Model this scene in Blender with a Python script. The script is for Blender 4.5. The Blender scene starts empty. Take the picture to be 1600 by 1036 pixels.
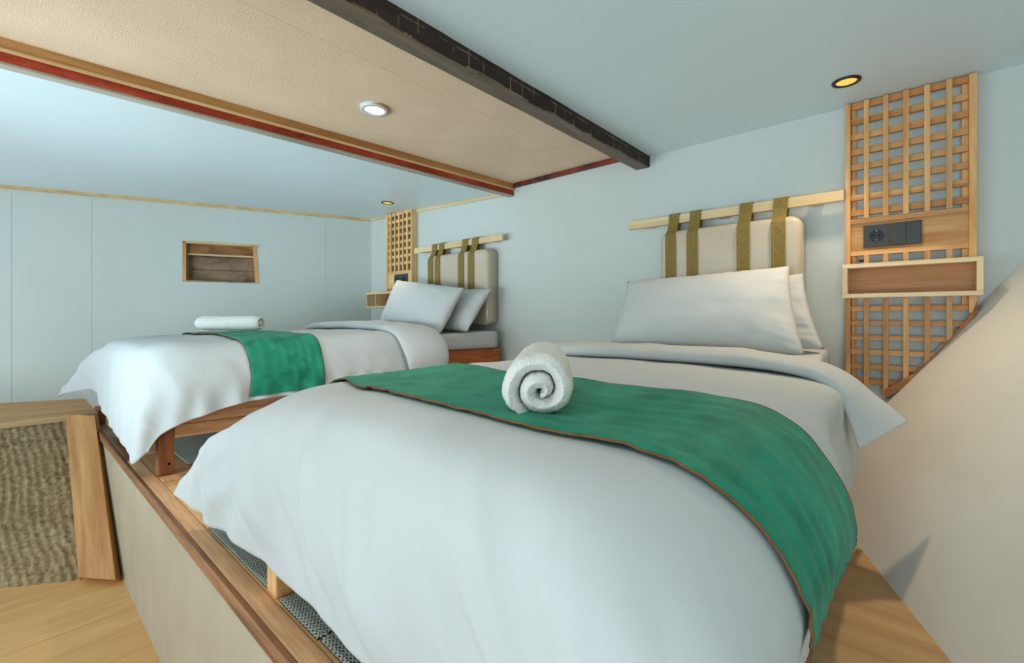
import bpy, bmesh, math, random
import numpy as np
from mathutils import Vector, Matrix, noise
random.seed(7)
C = bpy.context.scene
H = 1.37                                   # eye height above the lower floor; geometry below is written with eye level at z = 0

# ------------------------------------------------------------------ camera, world, lights, exposure
cam_d = bpy.data.cameras.new('camera'); cam = bpy.data.objects.new('camera', cam_d); C.collection.objects.link(cam)
cam_d.sensor_width = 36.0; cam_d.lens = 711/1600*36.0; cam_d.clip_start = 0.02
cam_d.shift_y = -24/1600
YAW = math.atan(636/711)
cam.location = (0, 0, H); cam.rotation_euler = (math.pi/2, 0, YAW)
C.camera = cam
w = bpy.data.worlds.new('world'); C.world = w; w.use_nodes = True
bg = w.node_tree.nodes['Background']; bg.inputs[0].default_value = (0.72, 0.92, 1.0, 1); bg.inputs[1].default_value = 1.1

def area(name, loc, target, size, power, col):
    d = bpy.data.lights.new(name, 'AREA'); d.shape = 'RECTANGLE'; d.size, d.size_y = size
    d.energy = power; d.color = col
    o = bpy.data.objects.new(name, d); C.collection.objects.link(o)
    o.location = (loc[0], loc[1], loc[2]+H)
    o.rotation_euler = (Vector(target)-Vector(loc)).to_track_quat('-Z', 'Y').to_euler()
    return o
area('fill_from_left', (-4.6, -3.2, -0.7), (-3.2, 1.6, 0.6), (2.4, 1.4), 62, (0.78, 0.94, 1.0))  # added soft cool fill from the left, its source out of view
area('fill_from_behind', (0.3, -3.4, -0.9), (-0.1, 1.8, 0.6), (3.0, 1.6), 66, (0.86, 0.96, 1.0))  # added fill light behind the camera, not a known opening
ul = area('ceiling_uplight_fill', (-2.3, -1.2, -0.2), (-2.9, 1.7, 0.93), (0.9, 0.5), 12, (0.72, 0.93, 1.0)); ul.data.spread = math.radians(95)  # added uplight that brightens the ceiling over the far bed
V = C.view_settings; V.view_transform = 'Standard'; V.look = 'None'; V.exposure = -0.1; V.gamma = 1.0; V.use_curve_mapping = False

# ------------------------------------------------------------------ helpers
def lin(r, g, b):
    return tuple(((c/255)/12.92 if c/255 <= 0.04045 else ((c/255+0.055)/1.055)**2.4) for c in (r, g, b)) + (1,)

def new_mat(name, rough=0.6, spec=0.3):
    m = bpy.data.materials.new(name); m.use_nodes = True
    nt = m.node_tree; b = nt.nodes['Principled BSDF']
    b.inputs['Roughness'].default_value = rough; b.inputs['Specular IOR Level'].default_value = spec
    return m, nt, b

def tex(nt, scale, stretch=(1, 1, 1), detail=4, rough=0.55, kind='ShaderNodeTexNoise', coords='Object'):
    tc = nt.nodes.new('ShaderNodeTexCoord'); mp = nt.nodes.new('ShaderNodeMapping')
    mp.inputs['Scale'].default_value = stretch
    nt.links.new(tc.outputs[coords], mp.inputs[0])
    n = nt.nodes.new(kind); nt.links.new(mp.outputs[0], n.inputs['Vector']); n.inputs['Scale'].default_value = scale
    if kind == 'ShaderNodeTexNoise':
        n.inputs['Detail'].default_value = detail; n.inputs['Roughness'].default_value = rough
    return n

def ramp(nt, src, stops):
    r = nt.nodes.new('ShaderNodeValToRGB'); e = r.color_ramp.elements
    while len(e) < len(stops): e.new(0.5)
    for k, (p, c) in enumerate(stops): e[k].position = p; e[k].color = c
    nt.links.new(src, r.inputs[0]); return r

def bump(nt, b, src, strength, dist=0.01, prev=None):
    n = nt.nodes.new('ShaderNodeBump'); n.inputs['Strength'].default_value = strength; n.inputs['Distance'].default_value = dist
    nt.links.new(src, n.inputs['Height'])
    if prev: nt.links.new(prev.outputs[0], n.inputs['Normal'])
    nt.links.new(n.outputs[0], b.inputs['Normal']); return n

def plain(name, rgb, rough=0.6, spec=0.3, metal=0, vary=0.0, scale=3, bmp=0.0, bscale=80):
    m, nt, b = new_mat(name, rough, spec); c = lin(*rgb); b.inputs['Metallic'].default_value = metal
    n = tex(nt, scale)
    r = ramp(nt, n.outputs[0], [(0.3, tuple(x*(1-vary) for x in c[:3])+(1,)), (0.7, tuple(min(1, x*(1+vary)) for x in c[:3])+(1,))])
    nt.links.new(r.outputs[0], b.inputs['Base Color'])
    if bmp:
        k = tex(nt, bscale); bump(nt, b, k.outputs[0], bmp, 0.004)
    return m

def wood(name, a, bcol, axis='x', rough=0.5, grain=1.0, scale=22, knots=True):
    m, nt, b = new_mat(name, rough, 0.35)
    st = {'x': (0.07, 1, 1), 'y': (1, 0.07, 1), 'z': (1, 1, 0.07)}[axis]
    tc = nt.nodes.new('ShaderNodeTexCoord'); oi = nt.nodes.new('ShaderNodeObjectInfo')
    add = nt.nodes.new('ShaderNodeVectorMath'); add.operation = 'ADD'
    sc = nt.nodes.new('ShaderNodeMath'); sc.operation = 'MULTIPLY'; sc.inputs[1].default_value = 40
    nt.links.new(oi.outputs['Random'], sc.inputs[0]); nt.links.new(tc.outputs['Object'], add.inputs[0]); nt.links.new(sc.outputs[0], add.inputs[1])
    mp = nt.nodes.new('ShaderNodeMapping'); mp.inputs['Scale'].default_value = st; nt.links.new(add.outputs[0], mp.inputs[0])
    n = nt.nodes.new('ShaderNodeTexNoise'); n.inputs['Scale'].default_value = scale; n.inputs['Detail'].default_value = 5; n.inputs['Distortion'].default_value = 0.6
    nt.links.new(mp.outputs[0], n.inputs['Vector'])
    n2 = nt.nodes.new('ShaderNodeTexNoise'); n2.inputs['Scale'].default_value = scale*7; n2.inputs['Detail'].default_value = 3
    nt.links.new(mp.outputs[0], n2.inputs['Vector'])
    r = ramp(nt, n.outputs[0], [(0.36, lin(*bcol)), (0.62, lin(*a))])
    r2 = ramp(nt, n2.outputs[0], [(0.3, (0.72, 0.68, 0.62, 1)), (0.6, (1, 1, 1, 1))])
    mx = nt.nodes.new('ShaderNodeMix'); mx.data_type = 'RGBA'; mx.blend_type = 'MULTIPLY'; mx.inputs[0].default_value = 0.55*grain
    nt.links.new(r.outputs[0], mx.inputs[6]); nt.links.new(r2.outputs[0], mx.inputs[7])
    hs = nt.nodes.new('ShaderNodeHueSaturation')                       # every piece a slightly different board
    mr = nt.nodes.new('ShaderNodeMapRange'); mr.inputs[3].default_value = 0.80; mr.inputs[4].default_value = 1.18
    nt.links.new(oi.outputs['Random'], mr.inputs[0]); nt.links.new(mr.outputs[0], hs.inputs['Value'])
    nt.links.new(mx.outputs[2], hs.inputs['Color']); nt.links.new(hs.outputs[0], b.inputs['Base Color'])
    bump(nt, b, n2.outputs[0], 0.25, 0.002)
    return m

# ------------------------------------------------------------------ materials
M = {}
M['wall'] = plain('pale_painted_wall', (198, 204, 200), 0.55, 0.25, vary=0.025, scale=1.5, bmp=0.15, bscale=60)
M['joint'] = plain('wall_joint_filler', (168, 180, 178), 0.6)
M['slope'] = plain('pale_skim_plaster', (230, 226, 214), 0.5, 0.3, vary=0.05, scale=2.2, bmp=0.2, bscale=35)
M['ceiling'] = plain('smooth_ceiling_paint', (212, 226, 232), 0.38, 0.35, vary=0.015, scale=1.2)
M['panel'] = plain('cream_plywood_panel', (174, 160, 136), 0.6, 0.2, vary=0.07, scale=5, bmp=0.1)
M['sheet'] = plain('white_cotton', (193, 196, 196), 0.75, 0.2, vary=0.015, scale=5, bmp=0.12, bscale=900)
M['pillow'] = plain('white_pillow_cotton', (198, 200, 199), 0.75, 0.2, vary=0.012, scale=6, bmp=0.1, bscale=900)
M['terry'] = plain('white_terry_cloth', (238, 236, 230), 0.9, 0.1, vary=0.03, scale=30, bmp=1.0, bscale=420)
M['charcoal'] = plain('charcoal_plastic', (58, 62, 60), 0.38, 0.4, vary=0.03)
M['black'] = plain('black_plastic', (22, 23, 24), 0.3, 0.5)
M['hole'] = plain('dark_hole', (6, 6, 6), 0.9, 0.1)
M['metal'] = plain('brushed_metal', (170, 165, 155), 0.35, 0.5, metal=0.9)
M['whitering'] = plain('white_enamel_ring', (205, 212, 212), 0.35, 0.5)
M['rubber'] = plain('dark_mat_backing', (44, 48, 48), 0.8, 0.2, vary=0.15, scale=20)
M['mesh'] = plain('grey_green_mesh', (196, 202, 190), 0.5, 0.4, vary=0.1, scale=12)
M['brown'] = plain('brown_piping', (122, 82, 52), 0.7, 0.2, vary=0.2, scale=60)
M['lattice_x'] = wood('lattice_wood_across', (222, 170, 112), (190, 128, 70), 'x')
M['lattice_z'] = wood('lattice_wood_upright', (226, 176, 118), (196, 136, 78), 'z')
M['pale_x'] = wood('pale_pine_across', (232, 206, 164), (212, 182, 136), 'x', grain=0.5)
M['pale_z'] = wood('pale_pine_upright', (232, 206, 164), (212, 182, 136), 'z', grain=0.5)
M['pale_y'] = wood('pale_pine_lengthwise', (226, 196, 148), (204, 168, 116), 'y', grain=0.5)
M['pale_x2'] = wood('light_lattice_across', (234, 196, 142), (214, 170, 112), 'x', grain=0.6)
M['pale_z2'] = wood('light_lattice_upright', (234, 196, 142), (214, 170, 112), 'z', grain=0.6)
M['shelfback'] = wood('shelf_back_wood', (176, 124, 78), (146, 98, 58), 'x')
M['red_y'] = wood('red_brown_bed_wood_lengthwise', (176, 100, 52), (138, 72, 36), 'y')
M['red_x'] = wood('red_brown_bed_wood_across', (168, 98, 54), (128, 68, 36), 'x')
M['red_z'] = wood('red_brown_bed_wood_upright', (172, 104, 58), (134, 74, 40), 'z')
M['ledge_out'] = wood('worn_brown_ledge', (150, 102, 66), (104, 64, 40), 'x', grain=1.2)
M['ledge_in'] = wood('worn_tan_ledge', (228, 180, 134), (190, 138, 100), 'x', grain=1.2, scale=14)
M['ledge_y'] = wood('tan_lower_board', (206, 150, 104), (164, 108, 70), 'y')
M['deck'] = wood('tan_plywood_deck', (234, 188, 134), (210, 160, 106), 'x', scale=7, grain=0.8)
M['post_z'] = wood('post_oak', (208, 156, 96), (178, 122, 66), 'z', scale=12)
M['post_slant'] = wood('post_oak_slanted', (208, 156, 96), (178, 122, 66), 'z', scale=12)
_nt = M['post_slant'].node_tree; _m = [n for n in _nt.nodes if n.bl_idname == 'ShaderNodeMapping'][0]
_r = _nt.nodes.new('ShaderNodeMapping'); _r.inputs['Rotation'].default_value = (0, math.radians(53.5), 0)
_src = _m.inputs[0].links[0].from_socket; _nt.links.new(_src, _r.inputs[0]); _nt.links.new(_r.outputs[0], _m.inputs[0])
M['rail_y'] = wood('oak_rail_top', (204, 154, 96), (176, 122, 68), 'y', scale=12)
M['niche_a'] = wood('orange_niche_wood', (176, 118, 64), (134, 80, 40), 'x', scale=16)
M['niche_b'] = wood('greyed_niche_wood', (158, 128, 100), (116, 92, 70), 'x', scale=12)

M['niche_ay'] = wood('orange_niche_wood_y', (176, 118, 64), (134, 80, 40), 'y', scale=16)
M['niche_by'] = wood('greyed_niche_wood_y', (158, 128, 100), (116, 92, 70), 'y', scale=12)
def floor_mat():
    m, nt, b = new_mat('oak_laminate', 0.42, 0.4)
    n = tex(nt, 9, (1, 0.10, 1), 6); n.inputs['Distortion'].default_value = 1.6
    n2 = tex(nt, 90, (1, 0.05, 1), 3)
    r = ramp(nt, n.outputs[0], [(0.32, lin(216, 164, 102)), (0.66, lin(232, 184, 124))])
    r2 = ramp(nt, n2.outputs[0], [(0.3, (0.82, 0.78, 0.72, 1)), (0.6, (1, 1, 1, 1))])
    mx = nt.nodes.new('ShaderNodeMix'); mx.data_type = 'RGBA'; mx.blend_type = 'MULTIPLY'; mx.inputs[0].default_value = 0.6
    nt.links.new(r.outputs[0], mx.inputs[6]); nt.links.new(r2.outputs[0], mx.inputs[7]); nt.links.new(mx.outputs[2], b.inputs['Base Color'])
    return m
M['floor'] = floor_mat()

def burlap():
    m, nt, b = new_mat('woven_burlap_board', 0.85, 0.1)
    n = tex(nt, 260, (1, 1, 1), 2); n2 = tex(nt, 3.0, (1, 1, 1), 4)
    r = ramp(nt, n.outputs[0], [(0.3, lin(206, 178, 150)), (0.7, lin(250, 226, 200))])
    r2 = ramp(nt, n2.outputs[0], [(0.3, (0.88, 0.86, 0.82, 1)), (0.7, (1, 1, 1, 1))])
    mx = nt.nodes.new('ShaderNodeMix'); mx.data_type = 'RGBA'; mx.blend_type = 'MULTIPLY'; mx.inputs[0].default_value = 0.8
    nt.links.new(r.outputs[0], mx.inputs[6]); nt.links.new(r2.outputs[0], mx.inputs[7]); nt.links.new(mx.outputs[2], b.inputs['Base Color'])
    bump(nt, b, n.outputs[0], 0.5, 0.003); return m
M['burlap'] = burlap()

def dark_beam():
    m, nt, b = new_mat('charred_beam_wood', 0.6, 0.3)
    n = tex(nt, 14, (1, 0.12, 1), 6, 0.7); n2 = tex(nt, 6, (1, 1, 1), 5, 0.7)
    r = ramp(nt, n.outputs[0], [(0.35, lin(34, 26, 22)), (0.6, lin(60, 44, 36)), (0.8, lin(78, 54, 44))])
    br = tex(nt, 1.0, (1, 1, 1), kind='ShaderNodeTexBrick')             # pale chalked lines scored across the side
    br.inputs['Scale'].default_value = 1.0
    sep = nt.nodes.new('ShaderNodeSeparateXYZ'); com = nt.nodes.new('ShaderNodeCombineXYZ'); tc = nt.nodes.new('ShaderNodeTexCoord')
    nt.links.new(tc.outputs['Object'], sep.inputs[0])
    nt.links.new(sep.outputs[1], com.inputs[0]); nt.links.new(sep.outputs[2], com.inputs[1]); nt.links.new(com.outputs[0], br.inputs['Vector'])
    br.offset = 0.0
    br.inputs['Brick Width'].default_value = 0.07; br.inputs['Row Height'].default_value = 0.045; br.inputs['Mortar Size'].default_value = 0.0022
    br.inputs['Mortar Smooth'].default_value = 0.4
    br.inputs['Color1'].default_value = (0, 0, 0, 1); br.inputs['Color2'].default_value = (0, 0, 0, 1); br.inputs['Mortar'].default_value = (1, 1, 1, 1)
    msk = ramp(nt, n2.outputs[0], [(0.5, (0, 0, 0, 1)), (0.6, (0.75, 0.75, 0.75, 1))])
    mul = nt.nodes.new('ShaderNodeMath'); mul.operation = 'MULTIPLY'; nt.links.new(br.outputs[0], mul.inputs[0]); nt.links.new(msk.outputs[0], mul.inputs[1])
    mx = nt.nodes.new('ShaderNodeMix'); mx.data_type = 'RGBA'; nt.links.new(mul.outputs[0], mx.inputs[0])
    nt.links.new(r.outputs[0], mx.inputs[6]); mx.inputs[7].default_value = lin(178, 150, 126)
    ge = nt.nodes.new('ShaderNodeNewGeometry'); sn = nt.nodes.new('ShaderNodeSeparateXYZ'); nt.links.new(ge.outputs['True Normal'], sn.inputs[0])
    lt = nt.nodes.new('ShaderNodeMath'); lt.operation = 'LESS_THAN'; lt.inputs[1].default_value = -0.7; nt.links.new(sn.outputs[2], lt.inputs[0])   # the planed underside is bare grey-brown wood
    ru = ramp(nt, n.outputs[0], [(0.35, lin(92, 80, 70)), (0.65, lin(128, 112, 98))])
    m2 = nt.nodes.new('ShaderNodeMix'); m2.data_type = 'RGBA'; nt.links.new(lt.outputs[0], m2.inputs[0]); nt.links.new(mx.outputs[2], m2.inputs[6]); nt.links.new(ru.outputs[0], m2.inputs[7])
    nt.links.new(m2.outputs[2], b.inputs['Base Color'])
    bump(nt, b, n.outputs[0], 0.5, 0.004); return m
M['beam'] = dark_beam()
def red_beam():
    m, nt, b = new_mat('worn_red_paint', 0.5, 0.35)
    n = tex(nt, 10, (1, 0.25, 1), 6, 0.75)
    r = ramp(nt, n.outputs[0], [(0.35, lin(104, 34, 20)), (0.55, lin(168, 60, 36)), (0.75, lin(186, 110, 80))])
    nt.links.new(r.outputs[0], b.inputs['Base Color']); return m
M['redpaint'] = red_beam()
M['greywood'] = wood('grey_white_beam_underside', (196, 186, 172), (160, 148, 134), 'y', grain=0.8)

def redstrip():
    m, nt, b = new_mat('red_to_black_worn_strip', 0.6, 0.3)
    n = tex(nt, 5, (1, 1, 1), 6, 0.75)
    r = ramp(nt, n.outputs[0], [(0.42, lin(54, 40, 34)), (0.52, lin(122, 48, 34)), (0.66, lin(150, 66, 46)), (0.74, lin(170, 150, 130))])
    nt.links.new(r.outputs[0], b.inputs['Base Color']); return m
M['redstrip'] = redstrip()

def stone():
    m, nt, b = new_mat('ribbed_sprayed_plaster', 0.95, 0.05)
    n = tex(nt, 45, (1, 1, 1), 6, 0.7); n2 = tex(nt, 6, (1, 1, 1), 4)
    r = ramp(nt, n.outputs[0], [(0.3, lin(118, 98, 70)), (0.7, lin(190, 168, 130))])
    r2 = ramp(nt, n2.outputs[0], [(0.3, (0.8, 0.78, 0.74, 1)), (0.7, (1, 1, 1, 1))])
    mx = nt.nodes.new('ShaderNodeMix'); mx.data_type = 'RGBA'; mx.blend_type = 'MULTIPLY'; mx.inputs[0].default_value = 0.9
    nt.links.new(r.outputs[0], mx.inputs[6]); nt.links.new(r2.outputs[0], mx.inputs[7]); nt.links.new(mx.outputs[2], b.inputs['Base Color'])
    bump(nt, b, n.outputs[0], 0.8, 0.006); return m
M['stone'] = stone()

def green():
    m, nt, b = new_mat('emerald_woven_velvet', 0.7, 0.2)
    n = tex(nt, 260, (1, 1, 1), 4, 0.7); n2 = tex(nt, 9, (1, 1, 1), 5, 0.65)
    r = ramp(nt, n2.outputs[0], [(0.3, lin(10, 104, 82)), (0.7, lin(44, 148, 116))])
    r2 = ramp(nt, n.outputs[0], [(0.56, (0, 0, 0, 1)), (0.72, (0.55, 0.55, 0.55, 1))])
    mx = nt.nodes.new('ShaderNodeMix'); mx.data_type = 'RGBA'; nt.links.new(r2.outputs[0], mx.inputs[0])
    nt.links.new(r.outputs[0], mx.inputs[6]); mx.inputs[7].default_value = lin(96, 140, 116); nt.links.new(mx.outputs[2], b.inputs['Base Color'])
    b.inputs['Sheen Weight'].default_value = 0.12; b.inputs['Sheen Roughness'].default_value = 0.4
    b.inputs['Sheen Tint'].default_value = (0.6, 0.9, 0.8, 1)
    bump(nt, b, n.outputs[0], 0.2, 0.002); return m
M['green'] = green()

def strap():
    m, nt, b = new_mat('olive_webbing', 0.75, 0.2)
    wv = tex(nt, 750, (1, 1, 0.6), 2)
    r = ramp(nt, wv.outputs[0], [(0.35, lin(92, 76, 34)), (0.65, lin(164, 140, 78))])
    nt.links.new(r.outputs[0], b.inputs['Base Color']); bump(nt, b, wv.outputs[0], 0.6, 0.002); return m
M['strap'] = strap()

def cushion():
    m, nt, b = new_mat('beige_leatherette_under_film', 0.16, 0.5)
    n = tex(nt, 4, (1, 1, 1), 3)
    r = ramp(nt, n.outputs[0], [(0.3, lin(186, 172, 150)), (0.7, lin(200, 186, 164))])
    nt.links.new(r.outputs[0], b.inputs['Base Color'])
    b.inputs['Coat Weight'].default_value = 0.6; b.inputs['Coat Roughness'].default_value = 0.06
    n2 = tex(nt, 14, (1, 1, 0.5), 2); bump(nt, b, n2.outputs[0], 0.12, 0.01); return m
M['cushion'] = cushion()

def glow(name, rgb, s):
    m, nt, b = new_mat(name, 0.4, 0.3)
    b.inputs['Base Color'].default_value = lin(*rgb); b.inputs['Emission Color'].default_value = lin(*rgb); b.inputs['Emission Strength'].default_value = s
    return m
M['lens_warm'] = glow('warm_led_lens', (255, 190, 88), 1.0)
M['lens_white'] = glow('white_led_lens', (255, 250, 238), 2.0)

# ------------------------------------------------------------------ object builders
tops = []
def link(o): C.collection.objects.link(o); return o
def tag(o, label=None, cat=None, group=None, kind=None):
    if label: o['label'] = label
    if cat: o['category'] = cat
    if group: o['group'] = group
    if kind: o['kind'] = kind
    return o
def thing(name, label, cat, loc, group=None, kind=None):
    o = link(bpy.data.objects.new(name, None)); o.empty_display_size = 0.05
    o.location = loc; tops.append(o); return tag(o, label, cat, group, kind)
def wloc(o):
    v = Vector((0, 0, 0))
    while o is not None: v += Vector(o.location); o = o.parent
    return v
def obj(name, bm, mat, parent=None, smooth=False, bevel=0, label=None, base=None):
    me = bpy.data.meshes.new(name)
    bmesh.ops.recalc_face_normals(bm, faces=bm.faces)
    if parent is not None: off = wloc(parent)
    else: off = Vector(base) if base else Vector((0, 0, 0))
    bmesh.ops.translate(bm, verts=bm.verts, vec=-off)
    bm.to_mesh(me); bm.free()
    if smooth:
        for p in me.polygons: p.use_smooth = True
    me.materials.append(M[mat] if isinstance(mat, str) else mat)
    o = link(bpy.data.objects.new(name, me))
    if parent is not None: o.parent = parent
    else: o.location = off; tops.append(o)
    if bevel:
        b = o.modifiers.new('bevel', 'BEVEL'); b.width = bevel; b.segments = 2; b.limit_method = 'ANGLE'
    if label: o['label'] = label
    return o
def BM(): return bmesh.new()
def box(bm, x0, x1, y0, y1, z0, z1):
    v = [bm.verts.new((x, y, z)) for z in (z0, z1) for y in (y0, y1) for x in (x0, x1)]
    for f in ((0, 2, 3, 1), (4, 5, 7, 6), (0, 1, 5, 4), (2, 6, 7, 3), (0, 4, 6, 2), (1, 3, 7, 5)): bm.faces.new([v[i] for i in f])
    return bm
def hexa(bm, p):      # eight corners: bottom ring then top ring
    v = [bm.verts.new(q) for q in p]
    for f in ((3, 2, 1, 0), (4, 5, 6, 7), (0, 1, 5, 4), (1, 2, 6, 5), (2, 3, 7, 6), (3, 0, 4, 7)): bm.faces.new([v[i] for i in f])
    return bm
def bar(bm, a, b, w, h, up=(0, 0, 1)):   # bar from a to b, w sideways, h along up
    a, b = Vector(a), Vector(b); d = (b-a).normalized(); u = Vector(up); s = d.cross(u).normalized(); u = s.cross(d).normalized()
    P = []
    for q in (a, b):
        P += [q-s*w/2-u*h/2, q+s*w/2-u*h/2, q+s*w/2+u*h/2, q-s*w/2+u*h/2]
    return hexa(bm, P)
def prism(bm, pts, y0, y1):              # outline in x,z extruded along y
    a = [bm.verts.new((x, y0, z)) for x, z in pts]; b = [bm.verts.new((x, y1, z)) for x, z in pts]
    bm.faces.new(a); bm.faces.new(b[::-1]); n = len(pts)
    for i in range(n): bm.faces.new((a[i], b[i], b[(i+1) % n], a[(i+1) % n]))
    return bm
def poly(bm, pts): bm.faces.new([bm.verts.new(p) for p in pts]); return bm
def tube(bm, pts, r, n=6):
    rings = []; pts = [Vector(p) for p in pts]
    for i, p in enumerate(pts):
        d = (pts[min(i+1, len(pts)-1)]-pts[max(i-1, 0)]).normalized()
        s = d.cross(Vector((0, 0, 1)));  s = s.normalized() if s.length > 1e-4 else Vector((1, 0, 0)); u = s.cross(d)
        rings.append([bm.verts.new(p+s*r*math.cos(2*math.pi*k/n)+u*r*math.sin(2*math.pi*k/n)) for k in range(n)])
    for a, b in zip(rings, rings[1:]):
        for k in range(n): bm.faces.new((a[k], a[(k+1) % n], b[(k+1) % n], b[k]))
    bm.faces.new(rings[0]); bm.faces.new(rings[-1][::-1]); return bm
def lathe(bm, prof, c, n=40):            # profile (r, z) about a vertical axis
    rings = [[bm.verts.new((c[0]+r*math.cos(2*math.pi*k/n), c[1]+r*math.sin(2*math.pi*k/n), c[2]+z)) for k in range(n)] for r, z in prof]
    for a, b in zip(rings, rings[1:]):
        for k in range(n): bm.faces.new((a[k], a[(k+1) % n], b[(k+1) % n], b[k]))
    return rings

# ------------------------------------------------------------------ setting
YB = 2.44
def base_x(y): return 0.055-0.41*(y-1.346)           # foot of the leaning wall on the deck
def slope_x(y, z): return base_x(y)+(z+0.737)/1.39
ZP = -0.737
# lower floor: laminate boards
fl = thing('floor', 'pale oak laminate floor at the foot of the sleeping platform', 'floor', (-2.5, -0.6, -1.37), kind='structure')
widths = [(-4.6, -3.79), (-3.786, -2.755), (-2.751, -1.5), (-1.496, -0.3), (-0.296, 1.4)]
for i, (a, b) in enumerate(widths):
    for (c, d) in ((-0.9, -0.03-0.22*(i % 2)), (-0.026-0.22*(i % 2), 0.415)):
        obj('floor_board', box(BM(), a, b, c, d, -1.385, -1.37), 'floor', fl)
# back wall
o = obj('wall_back', box(BM(), -4.3, 1.2, YB, YB+0.08, -1.37, 1.15), 'wall'); tag(o, 'pale grey-green painted wall behind both headboards', 'wall', kind='structure')
# leaning right wall
bm = BM(); ys = (YB-0.001, 1.6, 0.8, 0.0, -0.9)
for y0, y1 in zip(ys, ys[1:]):
    za, zb_ = ZP-0.02, 1.0
    hexa(bm, [(slope_x(y1, za), y1, za), (slope_x(y1, za)+.06, y1, za), (slope_x(y0, za)+.06, y0, za), (slope_x(y0, za), y0, za),
              (slope_x(y1, zb_), y1, zb_), (slope_x(y1, zb_)+.06, y1, zb_), (slope_x(y0, zb_)+.06, y0, zb_), (slope_x(y0, zb_), y0, zb_)])
bmesh.ops.remove_doubles(bm, verts=bm.verts, dist=1e-5)
o = obj('wall_right', bm, 'slope')
tag(o, 'cream plastered wall leaning outward beside the near bed', 'wall', kind='structure')
# left wall with an opening for the niche
def wl(s, z, out=0.0):   # s = distance along the left wall from the back corner
    d = Vector((-1.08, -2.455, 0)).normalized(); n = Vector((d.y, -d.x, 0))   # n points away from the room
    p = Vector((-4.06, 2.44, z))+d*s-n*out*-1
    return p
n_in = Vector((-1.08, -2.455, 0)).normalized(); n_out = Vector((n_in.y, -n_in.x, 0))
if n_out.x > 0: n_out = -n_out
def WL(s, z, out=0.0): return Vector((-4.06, 2.44, z))+n_in*s+n_out*out
SN0, SN1, ZN0, ZN1 = 0.995, 1.545, 0.300, 0.640
bm = BM()
Ss = [0, SN0, SN1, 3.66]; Zs = [-0.76, ZN0, ZN1, 1.12]
for i in range(3):
    for j in range(3):
        if i == 1 and j == 1: continue
        poly(bm, [WL(Ss[i], Zs[j]), WL(Ss[i+1], Zs[j]), WL(Ss[i+1], Zs[j+1]), WL(Ss[i], Zs[j+1])])
bmesh.ops.remove_doubles(bm, verts=bm.verts, dist=1e-5)
o = obj('wall_left', bm, 'wall'); tag(o, 'pale blue-green boarded wall behind the far bed', 'wall', kind='structure')
for sj in (0.42, 2.15, 2.62):                                             # faint upright joints between the wall boards
    a_, b_ = WL(sj, -0.65), WL(sj+0.0022, -0.65); q_ = -n_out*0.0008
    jo = obj('wall_joint', hexa(BM(), [a_, b_, b_+q_, a_+q_, a_+Vector((0, 0, 1.58)), b_+Vector((0, 0, 1.58)), b_+q_+Vector((0, 0, 1.58)), a_+q_+Vector((0, 0, 1.58))]), 'joint', o)
# ceilings
def zl(x, y): return 0.965-0.0376*(x+4.06)+0.008*(y-2.44)
cc = ((-2.19, 2.45), (-4.10, 2.45), (-5.63, -0.9), (-2.4, -0.9))
bm = hexa(BM(), [(x, y, zl(x, y)) for x, y in cc]+[(x, y, zl(x, y)+.03) for x, y in cc])
o = obj('ceiling', bm, 'ceiling'); tag(o, 'smooth pale blue ceiling over the far bed, left of the red beam', 'ceiling', kind='structure')
o = obj('ceiling', box(BM(), -1.17, 2.6, -0.9, YB, 0.905, 0.96), 'ceiling'); tag(o, 'smooth pale ceiling over the near bed, right of the dark beam', 'ceiling', kind='structure')
cb = thing('ceiling', 'beige burlap-textured ceiling boards between the red and the dark beam', 'ceiling', (-1.75, 0, 0.945), kind='structure')
for x0, x1 in ((-2.5, -1.5205), (-1.5195, -1.19)):
    obj('ceiling_board', box(BM(), x0, x1, -0.9, YB, 0.945, 0.965), 'burlap', cb)
o = obj('ceiling', box(BM(), -6.4, 2.6, -0.9, YB+0.1, 1.15, 1.18), 'wall'); tag(o, 'upper slab above the ceiling boards', 'ceiling', kind='structure')
# dark beam: slightly irregular hewn timber
bm = BM(); rings = []
N = 46
for i in range(N+1):
    y = YB-3.34*i/N; j = lambda k: 0.0035*noise.noise(Vector((k*3.1, y*5, 0)))
    rings.append([bm.verts.new(p) for p in ((-1.218+j(1), y, 0.842+j(2)), (-1.141+j(3), y, 0.839+j(4)), (-1.135+j(5), y, 0.847+j(6)), (-1.135+j(7), y, 0.93), (-1.222+j(8), y, 0.96))])
for a, b in zip(rings, rings[1:]):
    for k in range(5): bm.faces.new((a[k], a[(k+1) % 5], b[(k+1) % 5], b[k]))
bm.faces.new(rings[0]); bm.faces.new(rings[-1])
o = obj('ceiling_beam', bm, 'beam', bevel=0.002, base=(-1.18, 0, 0.842)); tag(o, 'dark charred old timber beam with pale scored lines crossing the ceiling', 'beam', kind='structure')
# red beam with its battens
def xr(y): return -2.163-0.066*(YB-y)
rb = thing('ceiling_beam', 'worn red painted ceiling beam with a pale wooden batten, nearer the far bed', 'beam', (-2.2, 0, 0.862), kind='structure')
ya = -0.9
def strip(dx0, dx1, z0, z1):
    return hexa(BM(), [(xr(ya)+dx0, ya, z0), (xr(ya)+dx1, ya, z0), (xr(YB)+dx1, YB, z0), (xr(YB)+dx0, YB, z0),
                       (xr(ya)+dx0, ya, z1), (xr(ya)+dx1, ya, z1), (xr(YB)+dx1, YB, z1), (xr(YB)+dx0, YB, z1)])
obj('beam_core', strip(-0.047, 0, 0.866, 0.95), 'redpaint', rb, bevel=0.002)
obj('beam_underside', strip(-0.047, -0.001, 0.858, 0.866), 'greywood', rb, bevel=0.001)
obj('batten', strip(0.0, 0.014, 0.899, 0.908), 'pale_y', rb, bevel=0.001)
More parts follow.
